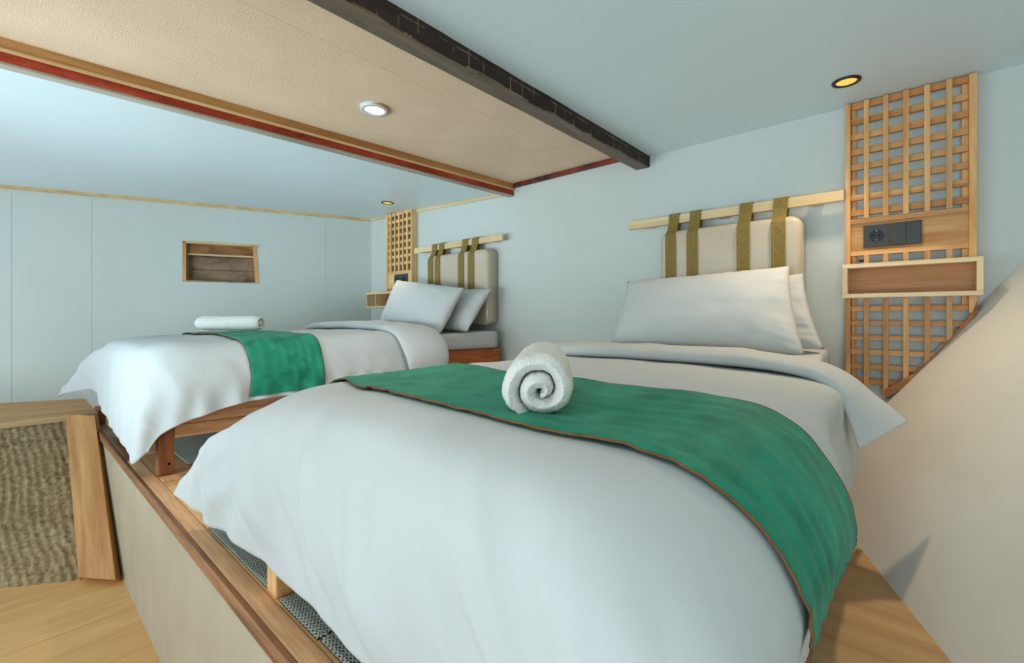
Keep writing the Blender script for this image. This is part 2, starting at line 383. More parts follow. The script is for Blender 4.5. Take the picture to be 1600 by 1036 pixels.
obj('batten', strip(0.0, 0.010, 0.909, 0.945), 'rail_y', rb, label='golden wooden batten')
# strip on the back wall between the beams
o = obj('trim_1', box(BM(), -2.15, -1.2, 2.418, YB, 0.915, 0.945), 'redstrip', bevel=0.002); tag(o, 'worn red and black wooden strip between the two beams on the back wall', 'trim', kind='structure')
o = obj('trim_2', hexa(BM(), [(-4.06, 2.428, zl(-4.06, YB)-0.022), (-2.2, 2.428, zl(-2.2, YB)-0.022), (-2.2, YB, zl(-2.2, YB)-0.022), (-4.06, YB, zl(-4.06, YB)-0.022),
    (-4.06, 2.428, zl(-4.06, YB)), (-2.2, 2.428, zl(-2.2, YB)), (-2.2, YB, zl(-2.2, YB)), (-4.06, YB, zl(-4.06, YB))]), 'pale_x')
tag(o, 'thin pale wooden trim along the top of the back wall above the far bed', 'trim', kind='structure')
p0, p1 = WL(0, 0), WL(3.66, 0); z0, z1 = zl(p0.x, p0.y), zl(p1.x, p1.y); q = -n_out*0.012
o = obj('trim_3', hexa(BM(), [(p0.x, p0.y, z0-0.024), (p1.x, p1.y, z1-0.026), (p1.x+q.x, p1.y+q.y, z1-0.026), (p0.x+q.x, p0.y+q.y, z0-0.024),
    (p0.x, p0.y, z0), (p1.x, p1.y, z1), (p1.x+q.x, p1.y+q.y, z1), (p0.x+q.x, p0.y+q.y, z0)]), 'pale_y')
tag(o, 'thin pale wooden trim along the top of the left wall', 'trim', kind='structure')

# sleeping platform
pf = thing('platform', 'raised wooden sleeping platform with worn edge boards under both beds', 'platform', (-1.9, 0.41, -1.37), kind='structure')
obj('front_panel', box(BM(), -4.2, 1.0, 0.414, 0.43, -1.37, -0.765), 'panel', pf, bevel=0.002)
obj('edge_board', box(BM(), -4.24, 1.0, 0.402, 0.4185, -0.778, -0.736), 'ledge_out', pf, bevel=0.004, label='dark worn outer edge board')
obj('edge_board', box(BM(), -3.0, 1.0, 0.419, 0.470, -0.775, -0.737), 'ledge_in', pf, bevel=0.004, label='tan scuffed inner edge board')
obj('edge_board', box(BM(), -4.24, -3.003, 0.419, 0.470, -0.775, -0.737), 'ledge_out', pf, bevel=0.004)
for x0, x1 in ((-4.7, -3.62), (-3.6195, -2.42), (-2.4195, -1.217), (-1.2165, 1.0)):
    obj('deck_board', box(BM(), x0, x1, 0.471, YB, -0.757, -0.739), 'deck', pf)
for x in (-3.1, -2.52, -1.86):
    obj('joist', box(BM(), x-0.03, x+0.03, 0.472, 0.60, -0.739, -0.728), 'ledge_in', pf, bevel=0.002)

# sloping plaster panel, post and rail board at the left
st = thing('wall_left_lower', 'ribbed brown plaster panel sloping down to the floor below the rail', 'wall', (-3.9, 0.1, -1.37), kind='structure')
def bx(y): return -3.23-0.7*(0.29-y) if y > -0.3 else -3.643-0.25*(-0.3-y)
NX, NZ = 400, 120; bm = BM(); g = []
for i in range(NX+1):
    y = -0.9+1.32*i/NX; row = []
    for k in range(NZ+1):
        f = k/NZ; zt = -0.675; x = -4.2*(1-f)+bx(y)*f; z = zt*(1-f)+-1.372*f
        v = Vector((x, y, z)); s = y*175+z*22+5*noise.noise(Vector((y*5, z*4, 1)))
        d = 0.0055*math.sin(s+1.5*noise.noise(v*14))*(0.7+0.6*noise.noise(v*7))+0.008*noise.noise(Vector((v.x*10, v.y*30, v.z*10)))+0.004*noise.noise(v*70)-0.012*max(0, 1-abs(((f+0.03*noise.noise(v*6)) % 0.27)-0.13)*60)*(noise.noise(v*26) > 0.05)
        row.append(bm.verts.new(v+Vector((0.55, -0.35, 0.6))*d))
    g.append(row)
for i in range(NX):
    for k in range(NZ): bm.faces.new((g[i][k], g[i+1][k], g[i+1][k+1], g[i][k+1]))
o = obj('plaster_panel', bm, 'stone', st, smooth=True)
ps = obj('post', hexa(BM(), [(-3.245, 0.285, -1.37), (-3.075, 0.408, -1.37), (-4.02, 0.418, -0.675), (-4.18, 0.295, -0.675),
     (-3.195, 0.255, -1.332), (-3.022, 0.378, -1.332), (-3.975, 0.395, -0.640), (-4.14, 0.268, -0.640)]), 'post_slant', bevel=0.003, base=(-3.15, 0.35, -1.37))
tag(ps, 'oak post leaning between the ribbed plaster panel and the platform side', 'post')
# rail board on top of the sloping panel
rl = thing('rail_board', 'wide oak board capping the ribbed plaster panel along the left wall', 'board', (-4.5, -0.3, -0.68))
def wx(y): return -4.06-(2.44-y)*0.44
y0, y1 = -0.9, 0.43
obj('board_top', hexa(BM(), [(-4.20, y0, -0.672), (-4.20, y1, -0.672), (wx(y1), y1, -0.672), (wx(y0), y0, -0.672),
     (-4.20, y0, -0.655), (-4.20, y1, -0.655), (wx(y1), y1, -0.655), (wx(y0), y0, -0.655)]), 'rail_y', rl, bevel=0.002)
obj('board_edge', box(BM(), -4.2, -4.175, y0, y1, -0.690, -0.657), 'pale_y', rl, bevel=0.002, label='paler nosing along the board edge')
obj('end_block', box(BM(), -4.36, -4.17, 0.4305, 0.47, -0.735, -0.64), 'red_z', rl, bevel=0.002)

# niche in the left wall
nc = thing('wall_niche', 'small rough wooden niche set into the left wall', 'niche', tuple(WL(1.27, 0.30)))
def nbox(s0, s1, za, zb, o0, o1):
    return hexa(BM(), [WL(s0, za, o0), WL(s1, za, o0), WL(s1, za, o1), WL(s0, za, o1), WL(s0, zb, o0), WL(s1, zb, o0), WL(s1, zb, o1), WL(s0, zb, o1)])
obj('frame_board', nbox(SN0-0.01, SN1+0.012, ZN1-0.014, ZN1+0.004, -0.006, 0.12), 'pale_y', nc)
obj('frame_board', nbox(SN0-0.01, SN1+0.006, ZN0-0.004, ZN0+0.008, -0.003, 0.12), 'niche_by', nc)
obj('frame_board', nbox(SN1-0.02, SN1+0.006, ZN0, ZN1, -0.006, 0.12), 'lattice_z', nc)
obj('frame_board', hexa(BM(), [WL(SN0-0.014, ZN0, -0.006), WL(SN0+0.014, ZN0, -0.006), WL(SN0+0.014, ZN0, 0.12), WL(SN0-0.014, ZN0, 0.12),
     WL(SN0+0.006, ZN1, -0.006), WL(SN0+0.034, ZN1, -0.006), WL(SN0+0.034, ZN1, 0.12), WL(SN0+0.006, ZN1, 0.12)]), 'lattice_z', nc)
obj('back_plank', nbox(SN0, SN1, ZN1-0.095, ZN1-0.014, 0.045, 0.06), 'niche_ay', nc, label='orange-brown top plank')
obj('batten', nbox(SN0+0.02, SN1-0.02, ZN1-0.112, ZN1-0.096, 0.03, 0.05), 'pale_y', nc, label='pale thin batten')
obj('back_plank', nbox(SN0, SN1, ZN0+0.112, ZN1-0.112, 0.10, 0.115), 'niche_by', nc)
obj('back_plank', nbox(SN0, SN1, ZN0, ZN0+0.107, 0.096, 0.11), 'niche_by', nc)

obj('niche_light_stop', nbox(SN0-0.02, SN1+0.02, ZN0-0.02, ZN1+0.02, 0.121, 0.13), 'niche_by', nc)  # unseen plank added to block light leaking through the niche seams
# ------------------------------------------------------------------ lattice panels with shelf, socket and switch
def lattice(label, x0, x1, ztop, mirror, far, yf=2.392):
    t = thing('lattice_panel', label, 'lattice', ((x0+x1)/2, YB, -0.33), 'wooden lattice panels beside the headboards')
    yw = YB-0.001; W = x1-x0; LX, LZ = ('pale_x2', 'pale_z2') if far else ('lattice_x', 'lattice_z')
    X = (lambda f: x0+W*f) if not mirror else (lambda f: x1-W*f)
    def bx_(f0, f1, ya_, yb_, za, zb):
        a, b = sorted((X(f0), X(f1))); return box(BM(), a, b, ya_, yb_, za, zb)
    diag = [(1.0, 0.02), (0.97, -0.02), (0.85, -0.10), (0.70, -0.19), (0.55, -0.262), (0.33, -0.335)] if not far else [(1.0, 0.02), (0.9, -0.08), (0.7, -0.19), (0.5, -0.27), (0.33, -0.335)]
    def zb(f):
        for (f1, z1), (f0, z0) in zip(diag, diag[1:]):
            if f0 <= f <= f1: return z0+(z1-z0)*(f-f0)/(f1-f0)
        return diag[0][1] if f > 1 else -0.30-0.02*(0.33-f)
    zs0, zs1 = 0.075, 0.215
    # stiles
    obj('stile', bx_(0, 0.045, yf, yw, -0.33, ztop), LZ, t, bevel=0.0015)
    obj('stile', bx_(0.945, 1.0, yf, yw, 0.012, ztop), LZ, t, bevel=0.0015)
    obj('backing_batten', bx_(0.05, 0.085, yf+0.028, yw, -0.31, ztop-0.01), LZ, t)
    obj('backing_batten', bx_(0.90, 0.944, yf+0.028, yw, 0.03, ztop-0.01), LZ, t)
    # crossbars
    zc = [ztop-0.012-0.0645*k for k in range(8)]
    for z in zc: obj('crossbar', bx_(0.046, 0.944, yf+0.012, yf+0.030, z-0.0125, z+0.0125), LX, t, bevel=0.001)
    obj('crossbar', bx_(0.046, 0.944, yf+0.002, yf+0.03, 0.388, 0.408), LX, t, bevel=0.001)
    obj('crossbar', bx_(0.046, 0.944, yf+0.002, yf+0.03, 0.254, 0.274), LX, t, bevel=0.001)
    obj('socket_board', bx_(0.046, 0.944, yf+0.010, yf+0.022, 0.274, 0.388), LX, t)
    for z in (0.032, -0.029, -0.089, -0.150, -0.211, -0.272):
        fm = 0.944
        while fm > 0.1 and zb(fm)+0.004 > z-0.010: fm -= 0.01
        obj('crossbar', bx_(0.046, fm, yf+0.012, yf+0.030, z-0.010, z+0.010), LX, t, bevel=0.001)
    for k in range(5):
        f = 0.18+0.158*k
        obj('slat', bx_(f-0.022, f+0.022, yf, yf+0.0115, 0.408, ztop), LZ, t, bevel=0.001)
        obj('slat', bx_(f-0.022, f+0.022, yf, yf+0.0115, 0.216, 0.254), LZ, t, bevel=0.001)
        obj('slat', bx_(f-0.022, f+0.022, yf, yf+0.0115, zb(f)+0.006, zs0-0.002), LZ, t, bevel=0.001)
    for (f1, z1), (f0, z0) in zip(diag, diag[1:]):
        p = [(X(f0), z0), (X(f1), z1), (X(f1), z1+0.036), (X(f0), z0+0.036)]
        obj('edge_trim', prism(BM(), p, yf-0.004, yw), 'niche_a' if not far else LX, t)
    if far:                                                              # the far panel is boarded behind its lattice
        obj('backing_board', bx_(0.046, 0.944, yf+0.034, yw, 0.26, ztop), 'shelfback', t)
    # open box shelf
    sx0, sx1 = (x0-0.004, x1+0.012) if not far else (x0-0.13, x1+0.01)
    s = thing('wall_shelf', ('open wooden box shelf below the socket beside the near bed' if not far else 'small open wooden box shelf behind the far bed pillows'), 'shelf', ((sx0+sx1)/2, yf, zs0), 'box shelves on the lattice panels')
    ys0, ys1 = yf-0.105, yf-0.001
    ys0 = yf-0.06 if not far else yf-0.13
    obj('shelf_top', box(BM(), sx0, sx1, ys0, ys1, zs1-0.017, zs1), 'pale_x', s, bevel=0.001)
    obj('shelf_bottom', box(BM(), sx0, sx1, ys0, ys1, zs0, zs0+0.017), 'pale_x', s, bevel=0.001)
    obj('shelf_side', box(BM(), sx0, sx0+0.017, ys0, ys1, zs0+0.0172, zs1-0.0172), 'pale_z', s, bevel=0.001)
    obj('shelf_side', box(BM(), sx1-0.017, sx1, ys0, ys1, zs0+0.0172, zs1-0.0172), 'pale_z', s, bevel=0.001)
    obj('shelf_back', box(BM(), sx0+0.0172, sx1-0.0172, ys1-0.01, ys1, zs0+0.0172, zs1-0.0172), 'shelfback', s)
    if far: obj('divider', box(BM(), sx0+0.14, sx0+0.152, ys0+0.01, ys1-0.011, zs0+0.0172, zs1-0.0172), 'pale_z', s)
    yb = yf+0.0095
    def round_socket(parent, cx, cz):
        bm = BM(); n = 28
        def ring(r, y): return [bm.verts.new((cx+r*math.cos(2*math.pi*k/n), y, cz+r*math.sin(2*math.pi*k/n))) for k in range(n)]
        R = [ring(0.0235, yb-0.0105), ring(0.0225, yb-0.0135), ring(0.020, yb-0.0135), ring(0.0195, yb-0.0112)]
        for a, b in zip(R, R[1:]):
            for k in range(n): bm.faces.new((a[k], a[(k+1) % n], b[(k+1) % n], b[k]))
        bm.faces.new(R[-1])
        e = obj('socket_well', bm, 'black', parent)
        for sx in (-0.0095, 0.0095):
            bm = BM(); bmesh.ops.create_cone(bm, cap_ends=True, segments=12, radius1=0.0028, radius2=0.0028, depth=0.0012,
                matrix=Matrix.Translation((cx+sx, yb-0.0118, cz)) @ Matrix.Rotation(math.pi/2, 4, 'X'))
            obj('pin_hole', bm, 'hole', e)
        for sz in (-0.0185, 0.0185): obj('earth_clip', box(BM(), cx-0.002, cx+0.002, yb-0.0138, yb-0.0115, cz+sz-0.002, cz+sz+0.002), 'metal', e)
    zc_ = 0.331
    if not far:
        e = thing('power_outlet', 'square charcoal power socket on the lattice board beside the near bed', 'socket', (x0+0.103, yb, zc_))
        obj('cover_plate', box(BM(), x0+0.061, x0+0.146, yb-0.0105, yb, zc_-0.046, zc_+0.046), 'charcoal', e, bevel=0.0015)
        round_socket(e, x0+0.1035, zc_)
        e = thing('light_switch', 'charcoal double rocker light switch beside the power socket', 'switch', (x0+0.195, yb, zc_))
        obj('cover_plate', box(BM(), x0+0.150, x0+0.242, yb-0.0085, yb, zc_-0.046, zc_+0.046), 'charcoal', e, bevel=0.0015)
        obj('rocker', box(BM(), x0+0.152, x0+0.1955, yb-0.0115, yb-0.0086, zc_-0.044, zc_+0.044), 'charcoal', e, bevel=0.001)
        obj('rocker', box(BM(), x0+0.1967, x0+0.240, yb-0.0115, yb-0.0086, zc_-0.044, zc_+0.044), 'charcoal', e, bevel=0.001)
        c = obj('cable_end', tube(BM(), [(x0+0.045, yf+0.035, 0.236), (x0+0.052, yf+0.022, 0.232), (x0+0.062, yf+0.012, 0.234), (x0+0.068, yf+0.006, 0.244)], 0.0035), 'black', base=(x0+0.05, yf+0.03, 0.236))
        tag(c, 'short black cable end poking through the lattice above the near shelf', 'cable')
    else:
        zc_ = 0.331
        e = thing('power_outlet', 'wide black double power socket on the lattice above the far bed', 'socket', (x0+0.24, yb, zc_))
        obj('cover_plate', box(BM(), x0+0.135, x0+0.335, yb-0.0105, yb, zc_-0.046, zc_+0.046), 'charcoal', e, bevel=0.0015)
        round_socket(e, x0+0.185, zc_); round_socket(e, x0+0.285, zc_)
    return t
lattice('tall honey-coloured lattice panel with diagonal foot beside the near bed', -0.234, 0.160, 0.900, False, False)
lattice('pale boarded lattice panel in the left corner beside the far bed', -3.70, -3.30, 0.940, True, True, yf=2.375)

# ------------------------------------------------------------------ headboards
def rounded_slab(x0, x1, z0, z1, y0, y1, r):
    bm = BM(); box(bm, x0, x1, y0, y1, z0, z1)
    ed = [e for e in bm.edges if abs(e.verts[0].co.y-e.verts[1].co.y) > 1e-4]
    bmesh.ops.bevel(bm, geom=ed, offset=r, segments=6, affect='EDGES', profile=0.5)
    ed = [e for e in bm.edges if abs(e.verts[0].co.y-y0) < 1e-5 and abs(e.verts[1].co.y-y0) < 1e-5 and len(e.link_faces) == 2 and any(abs(f.normal.y) < 0.3 for f in e.link_faces)]
    bmesh.ops.bevel(bm, geom=ed, offset=0.03, segments=5, affect='EDGES', profile=0.5)
    return bm
def headboard(which, x0, x1, zt, rx0, rx1, rz, straps, yr=2.365):
    far = which == 'far'
    r = thing('hanging_rail', 'pale wooden rail on the back wall holding the %s headboard cushion' % which, 'rail', ((rx0+rx1)/2, YB, rz), 'headboard rails')
    obj('rail_bar', box(BM(), rx0, rx1, yr, yr+0.024, rz-0.022, rz+0.022), 'pale_x', r, bevel=0.001)
    for x in (rx0+0.10, (rx0+rx1)/2, rx1-0.10) : obj('spacer_block', box(BM(), x-0.02, x+0.02, yr+0.0245, YB-0.001, rz-0.02, rz+0.02), 'pale_x', r)
    if far:
        for x in (rx0+0.06, rx1-0.13):
            bm = BM(); bmesh.ops.create_cone(bm, cap_ends=True, segments=10, radius1=0.004, radius2=0.004, depth=0.002, matrix=Matrix.Translation((x, yr-0.0005, rz)) @ Matrix.Rotation(math.pi/2, 4, 'X'))
            obj('screw_head', bm, 'metal', r)
    h = thing('headboard_cushion', 'beige padded headboard cushion under clear film hung by four straps above the %s bed' % which, 'headboard', ((x0+x1)/2, YB, zt-0.6), 'strapped headboard cushions')
    yf, yb = 2.325, 2.425
    obj('pad', rounded_slab(x0, x1, zt-0.56, zt, yf, yb, 0.05), 'cushion', h, smooth=True)
    for (a, b) in straps:
        t = 0.0035; prof = [(yf-0.0055, zt-0.50), (yf-0.0055, zt-0.045), (yf-0.001, zt-0.022), (yf+0.022, zt+0.003), (yr-0.012, rz-0.045), (yr-0.0055, rz-0.022), (yr-0.0055, rz+0.024), (yr+0.0, rz+0.0275), (yr+0.026, rz+0.0275), (yr+0.031, rz+0.022), (yr+0.030, rz-0.03), (yr+0.020, zt+0.004)]
        bm = BM(); fr, bk = [], []
        for i, (y, z) in enumerate(prof):
            pa = prof[max(i-1, 0)]; pb = prof[min(i+1, len(prof)-1)]; d = Vector((pb[0]-pa[0], pb[1]-pa[1])).normalized(); n = Vector((d.y, -d.x))*t/2
            sk = 0.006*math.sin(z*11)
            fr.append([bm.verts.new((x+sk, y-n.x, z-n.y)) for x in (a, b)]); bk.append([bm.verts.new((x+sk, y+n.x, z+n.y)) for x in (a, b)])
        for L in (fr, bk):
            for p, q in zip(L, L[1:]): bm.faces.new((p[0], p[1], q[1], q[0]))
        for k in (0, 1):
            for i in range(len(prof)-1): bm.faces.new((fr[i][k], fr[i+1][k], bk[i+1][k], bk[i][k]))
        for L in (0, -1): bm.faces.new((fr[L][0], fr[L][1], bk[L][1], bk[L][0]))
        s = obj('strap', bm, 'strap', h, smooth=False)
        for x in (a+0.005, b-0.005):                                     # two lines of stitching down each strap
            obj('stitching', box(BM(), x-0.0006, x+0.0006, yf-0.0082, yf-0.0070, zt-0.48, zt-0.05), M['stitch'], s)
M['stitch'] = plain('gold_thread', (172, 150, 84), 0.6)
headboard('near', -1.032, -0.382, 0.448, -1.229, -0.237, 0.512, [(-0.988, -0.935), (-0.877, -0.823), (-0.640, -0.584), (-0.495, -0.438)])
headboard('far', -3.03, -2.315, 0.493, -3.25, -2.21, 0.563, [(-2.995, -2.935), (-2.905, -2.845), (-2.625, -2.563), (-2.515, -2.450)])

# ------------------------------------------------------------------ beds
def quad_box(bm, FL, FR, HR, HL, z0, z1): return hexa(bm, [(*FL, z0), (*FR, z0), (*HR, z0), (*HL, z0), (*FL, z1), (*FR, z1), (*HR, z1), (*HL, z1)])
def bed(label, FL, FR, HR, HL, zr0, zr1, LM, lower=None):
    t = thing('bed', label, 'bed', ((FL[0]+HR[0])/2, (FL[1]+HR[1])/2, ZP), 'raised wooden bed frames')
    FL, FR, HR, HL = map(Vector, (FL, FR, HR, HL)); th = 0.035
    def rail(name, a, b, inward, m):
        n = inward*th; return obj(name, quad_box(BM(), a, b, b+n, a+n, zr0, zr1), m, t, bevel=0.002)
    wy = 'red_y'
    rail('side_rail', FR+Vector((0, 0.002)), HR, Vector((-1, 0)), 'red_y'); rail('side_rail', FL+Vector((0, 0.002)), HL, Vector((1, 0)), 'red_y')
    rail('foot_rail', FL+Vector((th+.002, 0)), FR-Vector((th+.002, 0)), Vector((0, 1)), 'red_x'); rail('head_rail', HL+Vector((th+.002, 0)), HR-Vector((th+.002, 0)), Vector((0, -1)), 'red_x')
    if lower:
        (xa, ya_), (xb, yb_) = lower
        for z0, z1 in ((-0.572, -0.512), (-0.510, -0.4215)):
            obj('lower_board', quad_box(BM(), (xa-.022, ya_), (xa, ya_), (xb, yb_), (xb-.022, yb_), z0, z1), 'ledge_y', t, bevel=0.002, label='tan lower side board')
    for k in range(9):
        f = 0.07+0.86*k/8; a = FL.lerp(HL, f); b = FR.lerp(HR, f)
        obj('bed_slat', box(BM(), a.x+th+0.003, b.x-th-0.003, a.y-0.035, a.y+0.035, zr1-0.03, zr1-0.012), 'pale_x', t)
    for c, sx, sy in ((FL, 1, 1), (FR, -1, 1), (HR, -1, -1), (HL, 1, -1)):
        a, b = sorted((c.x, c.x+sx*0.06)); p, q = sorted((c.y+sy*0.0, c.y+sy*0.06))
        l = obj('leg', box(BM(), a, b, p, q, ZP+0.0002, zr0-0.0005), LM, t, bevel=0.002)
        bm = BM(); bmesh.ops.create_cone(bm, cap_ends=True, segments=12, radius1=0.006, radius2=0.006, depth=0.002,
            matrix=Matrix.Translation((b if sx < 0 else a, (p+q)/2+0.01, ZP+0.05)) @ Matrix.Rotation(math.pi/2, 4, 'Y'))
        obj('bolt_hole', bm, 'hole', l)
    return t
NQ = ((-1.305, 0.472), (-0.27, 0.472), (-0.27, 2.40), (-1.305, 2.40))
FQ = ((-3.74, 0.474), (-2.60, 0.474), (-2.235, 2.368), (-3.42, 2.368))
bed('red-brown wooden bed frame under the near bed bedding', *NQ, -0.50, -0.275, 'lattice_z')
bed('red-brown wooden bed frame under the far bed bedding', *FQ, -0.42, -0.232, 'red_z', lower=((-2.60, 0.536), (-2.43, 2.30)))
def mattress(label, Q, z0, zf, zh, ins):
    a, b, c, d = [Vector(q) for q in Q]; sx = Vector((ins, 0)); a = a+sx+Vector((0, .06)); b = b-sx+Vector((0, .06)); c = c-sx-Vector((0, .004)); d = d+sx-Vector((0, .004))
    bm = BM(); N, K, r = 40, 60, 0.022; g = {}
    def pos(u, v, z): p = a.lerp(b, u).lerp(d.lerp(c, u), v); return Vector((p.x, p.y, z))
    rings = []
    for (ins_, lev) in ((0.012, 0.0), (0.0, 0.10), (0.0, 0.35), (0.0, 0.6), (0.0, 0.8), (0.004, 0.93), (0.016, 1.0)):
        ring = []
        for k in range(2*(N+K)):
            if k < N: u, v = k/N, 0
            elif k < N+K: u, v = 1, (k-N)/K
            elif k < 2*N+K: u, v = 1-(k-N-K)/N, 1
            else: u, v = 0, 1-(k-2*N-K)/K
            u2 = ins_+(1-2*ins_)*u; v2 = ins_*0.6+(1-1.2*ins_)*v; zt = zf+(zh-zf)*(0.35*v2+0.65*min(max((v2-0.80)/0.10, 0), 1)) if zf < -0.2 else zf+(zh-zf)*v2
            p = pos(u2, v2, z0+(zt-z0)*lev); w_ = noise.noise(Vector((p.x*4, p.y*8, p.z*30)))*0.005
            p.x += w_*(1 if u > .5 else -1); p.z += w_*0.5*lev; ring.append(bm.verts.new(p))
        rings.append(ring)
    n = len(rings[0])
    for p, q in zip(rings, rings[1:]):
        for k in range(n): bm.faces.new((p[k], p[(k+1) % n], q[(k+1) % n], q[k]))
    bm.faces.new(rings[0]); f = bm.faces.new(rings[-1][::-1])
    o = obj('mattress', bm, 'sheet', smooth=True, base=((a.x+c.x)/2, (a.y+c.y)/2, z0)); return tag(o, label, 'mattress', 'mattresses in white sheets')
mattress('mattress in a white fitted sheet on the near bed frame', NQ, -0.274, -0.252, -0.145, 0.02)
mattress('mattress in a white fitted sheet on the far bed frame', FQ, -0.231, -0.185, -0.103, 0.015)

# ------------------------------------------------------------------ cloth surfaces
def cr(p0, p1, p2, p3, t):
    return 0.5*((2*p1)+(-p0+p2)*t+(2*p0-5*p1+4*p2-p3)*t*t+(-p0+3*p1-3*p2+p3)*t**3)
def spline(P, f):        # P (n,...) ; f in [0, n-1]
    n = len(P); i = min(int(f), n-2); t = f-i
    g = lambda k: P[k] if 0 <= k < n else (2*P[0]-P[1] if k < 0 else 2*P[-1]-P[-2])
    return cr(g(i-1), g(i), g(i+1), g(i+2), t)
class Surf:
    def __init__(s, rows): s.P = np.array(rows, float); s.nr, s.nc = s.P.shape[:2]; s.fn = None
    def raw(s, a, b):    # a across (columns), b along (rows), both in index units
        r = spline(s.P, b); return Vector(spline(r, a))
    def at(s, a, b, off=0.0):
        e = 0.03; a0 = min(max(a, 0), s.nc-1); b0 = min(max(b, 0), s.nr-1)
        p = s.raw(a0, b0)
        ax = s.raw(min(a0+e, s.nc-1), b0)-s.raw(max(a0-e, 0), b0); bx_ = s.raw(a0, min(b0+e, s.nr-1))-s.raw(a0, max(b0-e, 0))
        n = ax.cross(bx_); n = n.normalized() if n.length > 1e-12 else Vector((0, 0, 1))
        d = s.fn(a0, b0, p) if s.fn else 0
        return p+n*(d+off)
def sheet(bm, S, A, B, off=0.0, extra=None):
    g = []
    for b in B:
        g.append([bm.verts.new(S.at(a(b) if callable(a) else a, b, off+(extra(a, b) if extra else 0))) for a in A])
    for i in range(len(B)-1):
        for j in range(len(A)-1): bm.faces.new((g[i][j], g[i][j+1], g[i+1][j+1], g[i+1][j]))
    return g
nz = lambda x, y, z=0: noise.noise(Vector((x, y, z)))
def sm(x, a, b): t = min(max((x-a)/(b-a), 0), 1); return t*t*(3-2*t)
def ridge(v): return (1-abs(v)*2.2) if abs(v) < 0.45 else 0.0

# near duvet: columns left hem -> right hem, rows foot hem -> head
R = []
R.append([(-1.96, .40, -.625), (-1.80, .42, -.640), (-1.50, .435, -.635), (-1.15, .44, -.632), (-.77, .44, -.635), (-.45, .44, -.635), (-.22, .43, -.62), (-.14, .42, -.60), (-.11, .45, -.575)])
R.append([(-1.90, .43, -.555), (-1.73, .415, -.475), (-1.42, .405, -.455), (-1.1, .41, -.45), (-.77, .41, -.45), (-.45, .41, -.45), (-.23, .41, -.45), (-.13, .43, -.44), (-.12, .48, -.50)])
R.append([(-1.83, .56, -.56), (-1.56, .44, -.355), (-1.315, .43, -.290), (-1.05, .43, -.275), (-.75, .43, -.27), (-.47, .43, -.275), (-.27, .44, -.295), (-.125, .47, -.37), (-.125, .52, -.50)])
R.append([(-1.72, .74, -.57), (-1.48, .58, -.345), (-1.30, .535, -.218), (-1.05, .53, -.197), (-.75, .525, -.192), (-.47, .53, -.197), (-.255, .545, -.225), (-.115, .57, -.36), (-.125, .60, -.50)])
def std(y, z, xl=-1.375, xr=-.215):
    return [(xl-.22, y+.03, -.57), (xl-.11, y+.01, -.38), (xl, y, z-.012), (-1.07, y, z+.008), (-.75, y, z+.014), (-.47, y, z+.008), (xr, y, z-.016), (-.115, y, -.345), (-.125, y, -.50)]
R.append(std(.80, -.203)); R.append(std(1.10, -.196, -1.36)); R.append(std(1.40, -.194, -1.35, -.205)); R.append(std(1.65, -.196, -1.35, -.20)); R.append(std(1.86, -.196, -1.345, -.20))
for r in R[6:]:
    r[7] = (-.165, r[7][1], -.33); r[8] = (-.148, r[8][1], -.50)
DN = Surf(R)
def fn_near(a, b, p):
    d = 0.010*nz(p.x*2.2, p.y*2.2, 3)+0.004*nz(p.x*6, p.y*6, 5)
    foot = 1-sm(b, 1.7, 3.2)
    left = 1-sm(a, 1.0, 2.2); right = sm(a, 5.8, 6.8)
    d += foot*((0.10+0.90*sm(b, 0, 1.2))*(0.036*nz(p.x*5+p.z, p.z*0.8+b*.3, 9)+0.022*nz(p.x*12+p.z*4, p.z*1.5, 11)+0.013*ridge(nz(p.x*8+p.z*4, p.z*1.6, 15))))*(1.25-sm(b, 0, 3)*0.9)
    d += left*0.006*nz(p.x*3+p.y*6, p.z*3, 4)+right*(0.006*nz(p.y*7, p.z*2, 6))
    d *= 0.15+0.85*sm(a, 0.6, 2.2)
    c = (1-sm(a, 1.6, 3.2))*(1-sm(b, 0.0, 2.6))                      # pleats fanning out of the foot corner
    d += c*0.008*math.sin(a*9.0-b*4.5+2*nz(a, b, 2))*sm(a, 0.5, 1.3)
    d += 0.0035*ridge(nz(p.x*2.4+p.y*1.6, p.y*1.3-p.x*0.4, 21))*sm(b, 2.5, 3.5)
    d += 0.002*math.sin(p.x*21+3*nz(p.x*2, 0, 2))*(1-sm(b, 0, .5))
    return d
DN.fn = fn_near
def frange(a, b, n): return [a+(b-a)*i/n for i in range(n+1)]
def duvet(S, label, na, nb, group='white duvets'):
    bm = BM(); sheet(bm, S, frange(0, S.nc-1, na), frange(0, S.nr-1, nb))
    c = S.raw((S.nc-1)/2, (S.nr-1)/2)
    o = obj('duvet', bm, 'sheet', smooth=True, base=(c.x, c.y, c.z))
    tag(o, label, 'duvet', group)
    for p in o.data.polygons: pass
    s = o.modifiers.new('thick', 'SOLIDIFY'); s.thickness = 0.012; s.offset = -1
    # make sure the front of the sheet faces up
    if o.data.polygons[len(o.data.polygons)//2].normal.z < 0: o.data.flip_normals()
    # hem seam
    A = frange(0, S.nc-1, na)
    bm = BM(); tube(bm, [S.at(a, 0.0, -0.006) for a in A], 0.0062)
    obj('hem_piping', bm, 'sheet', o, smooth=True)
    return o
dn = duvet(DN, 'white duvet spread over the near bed, spilling over the platform edge', 260, 220)

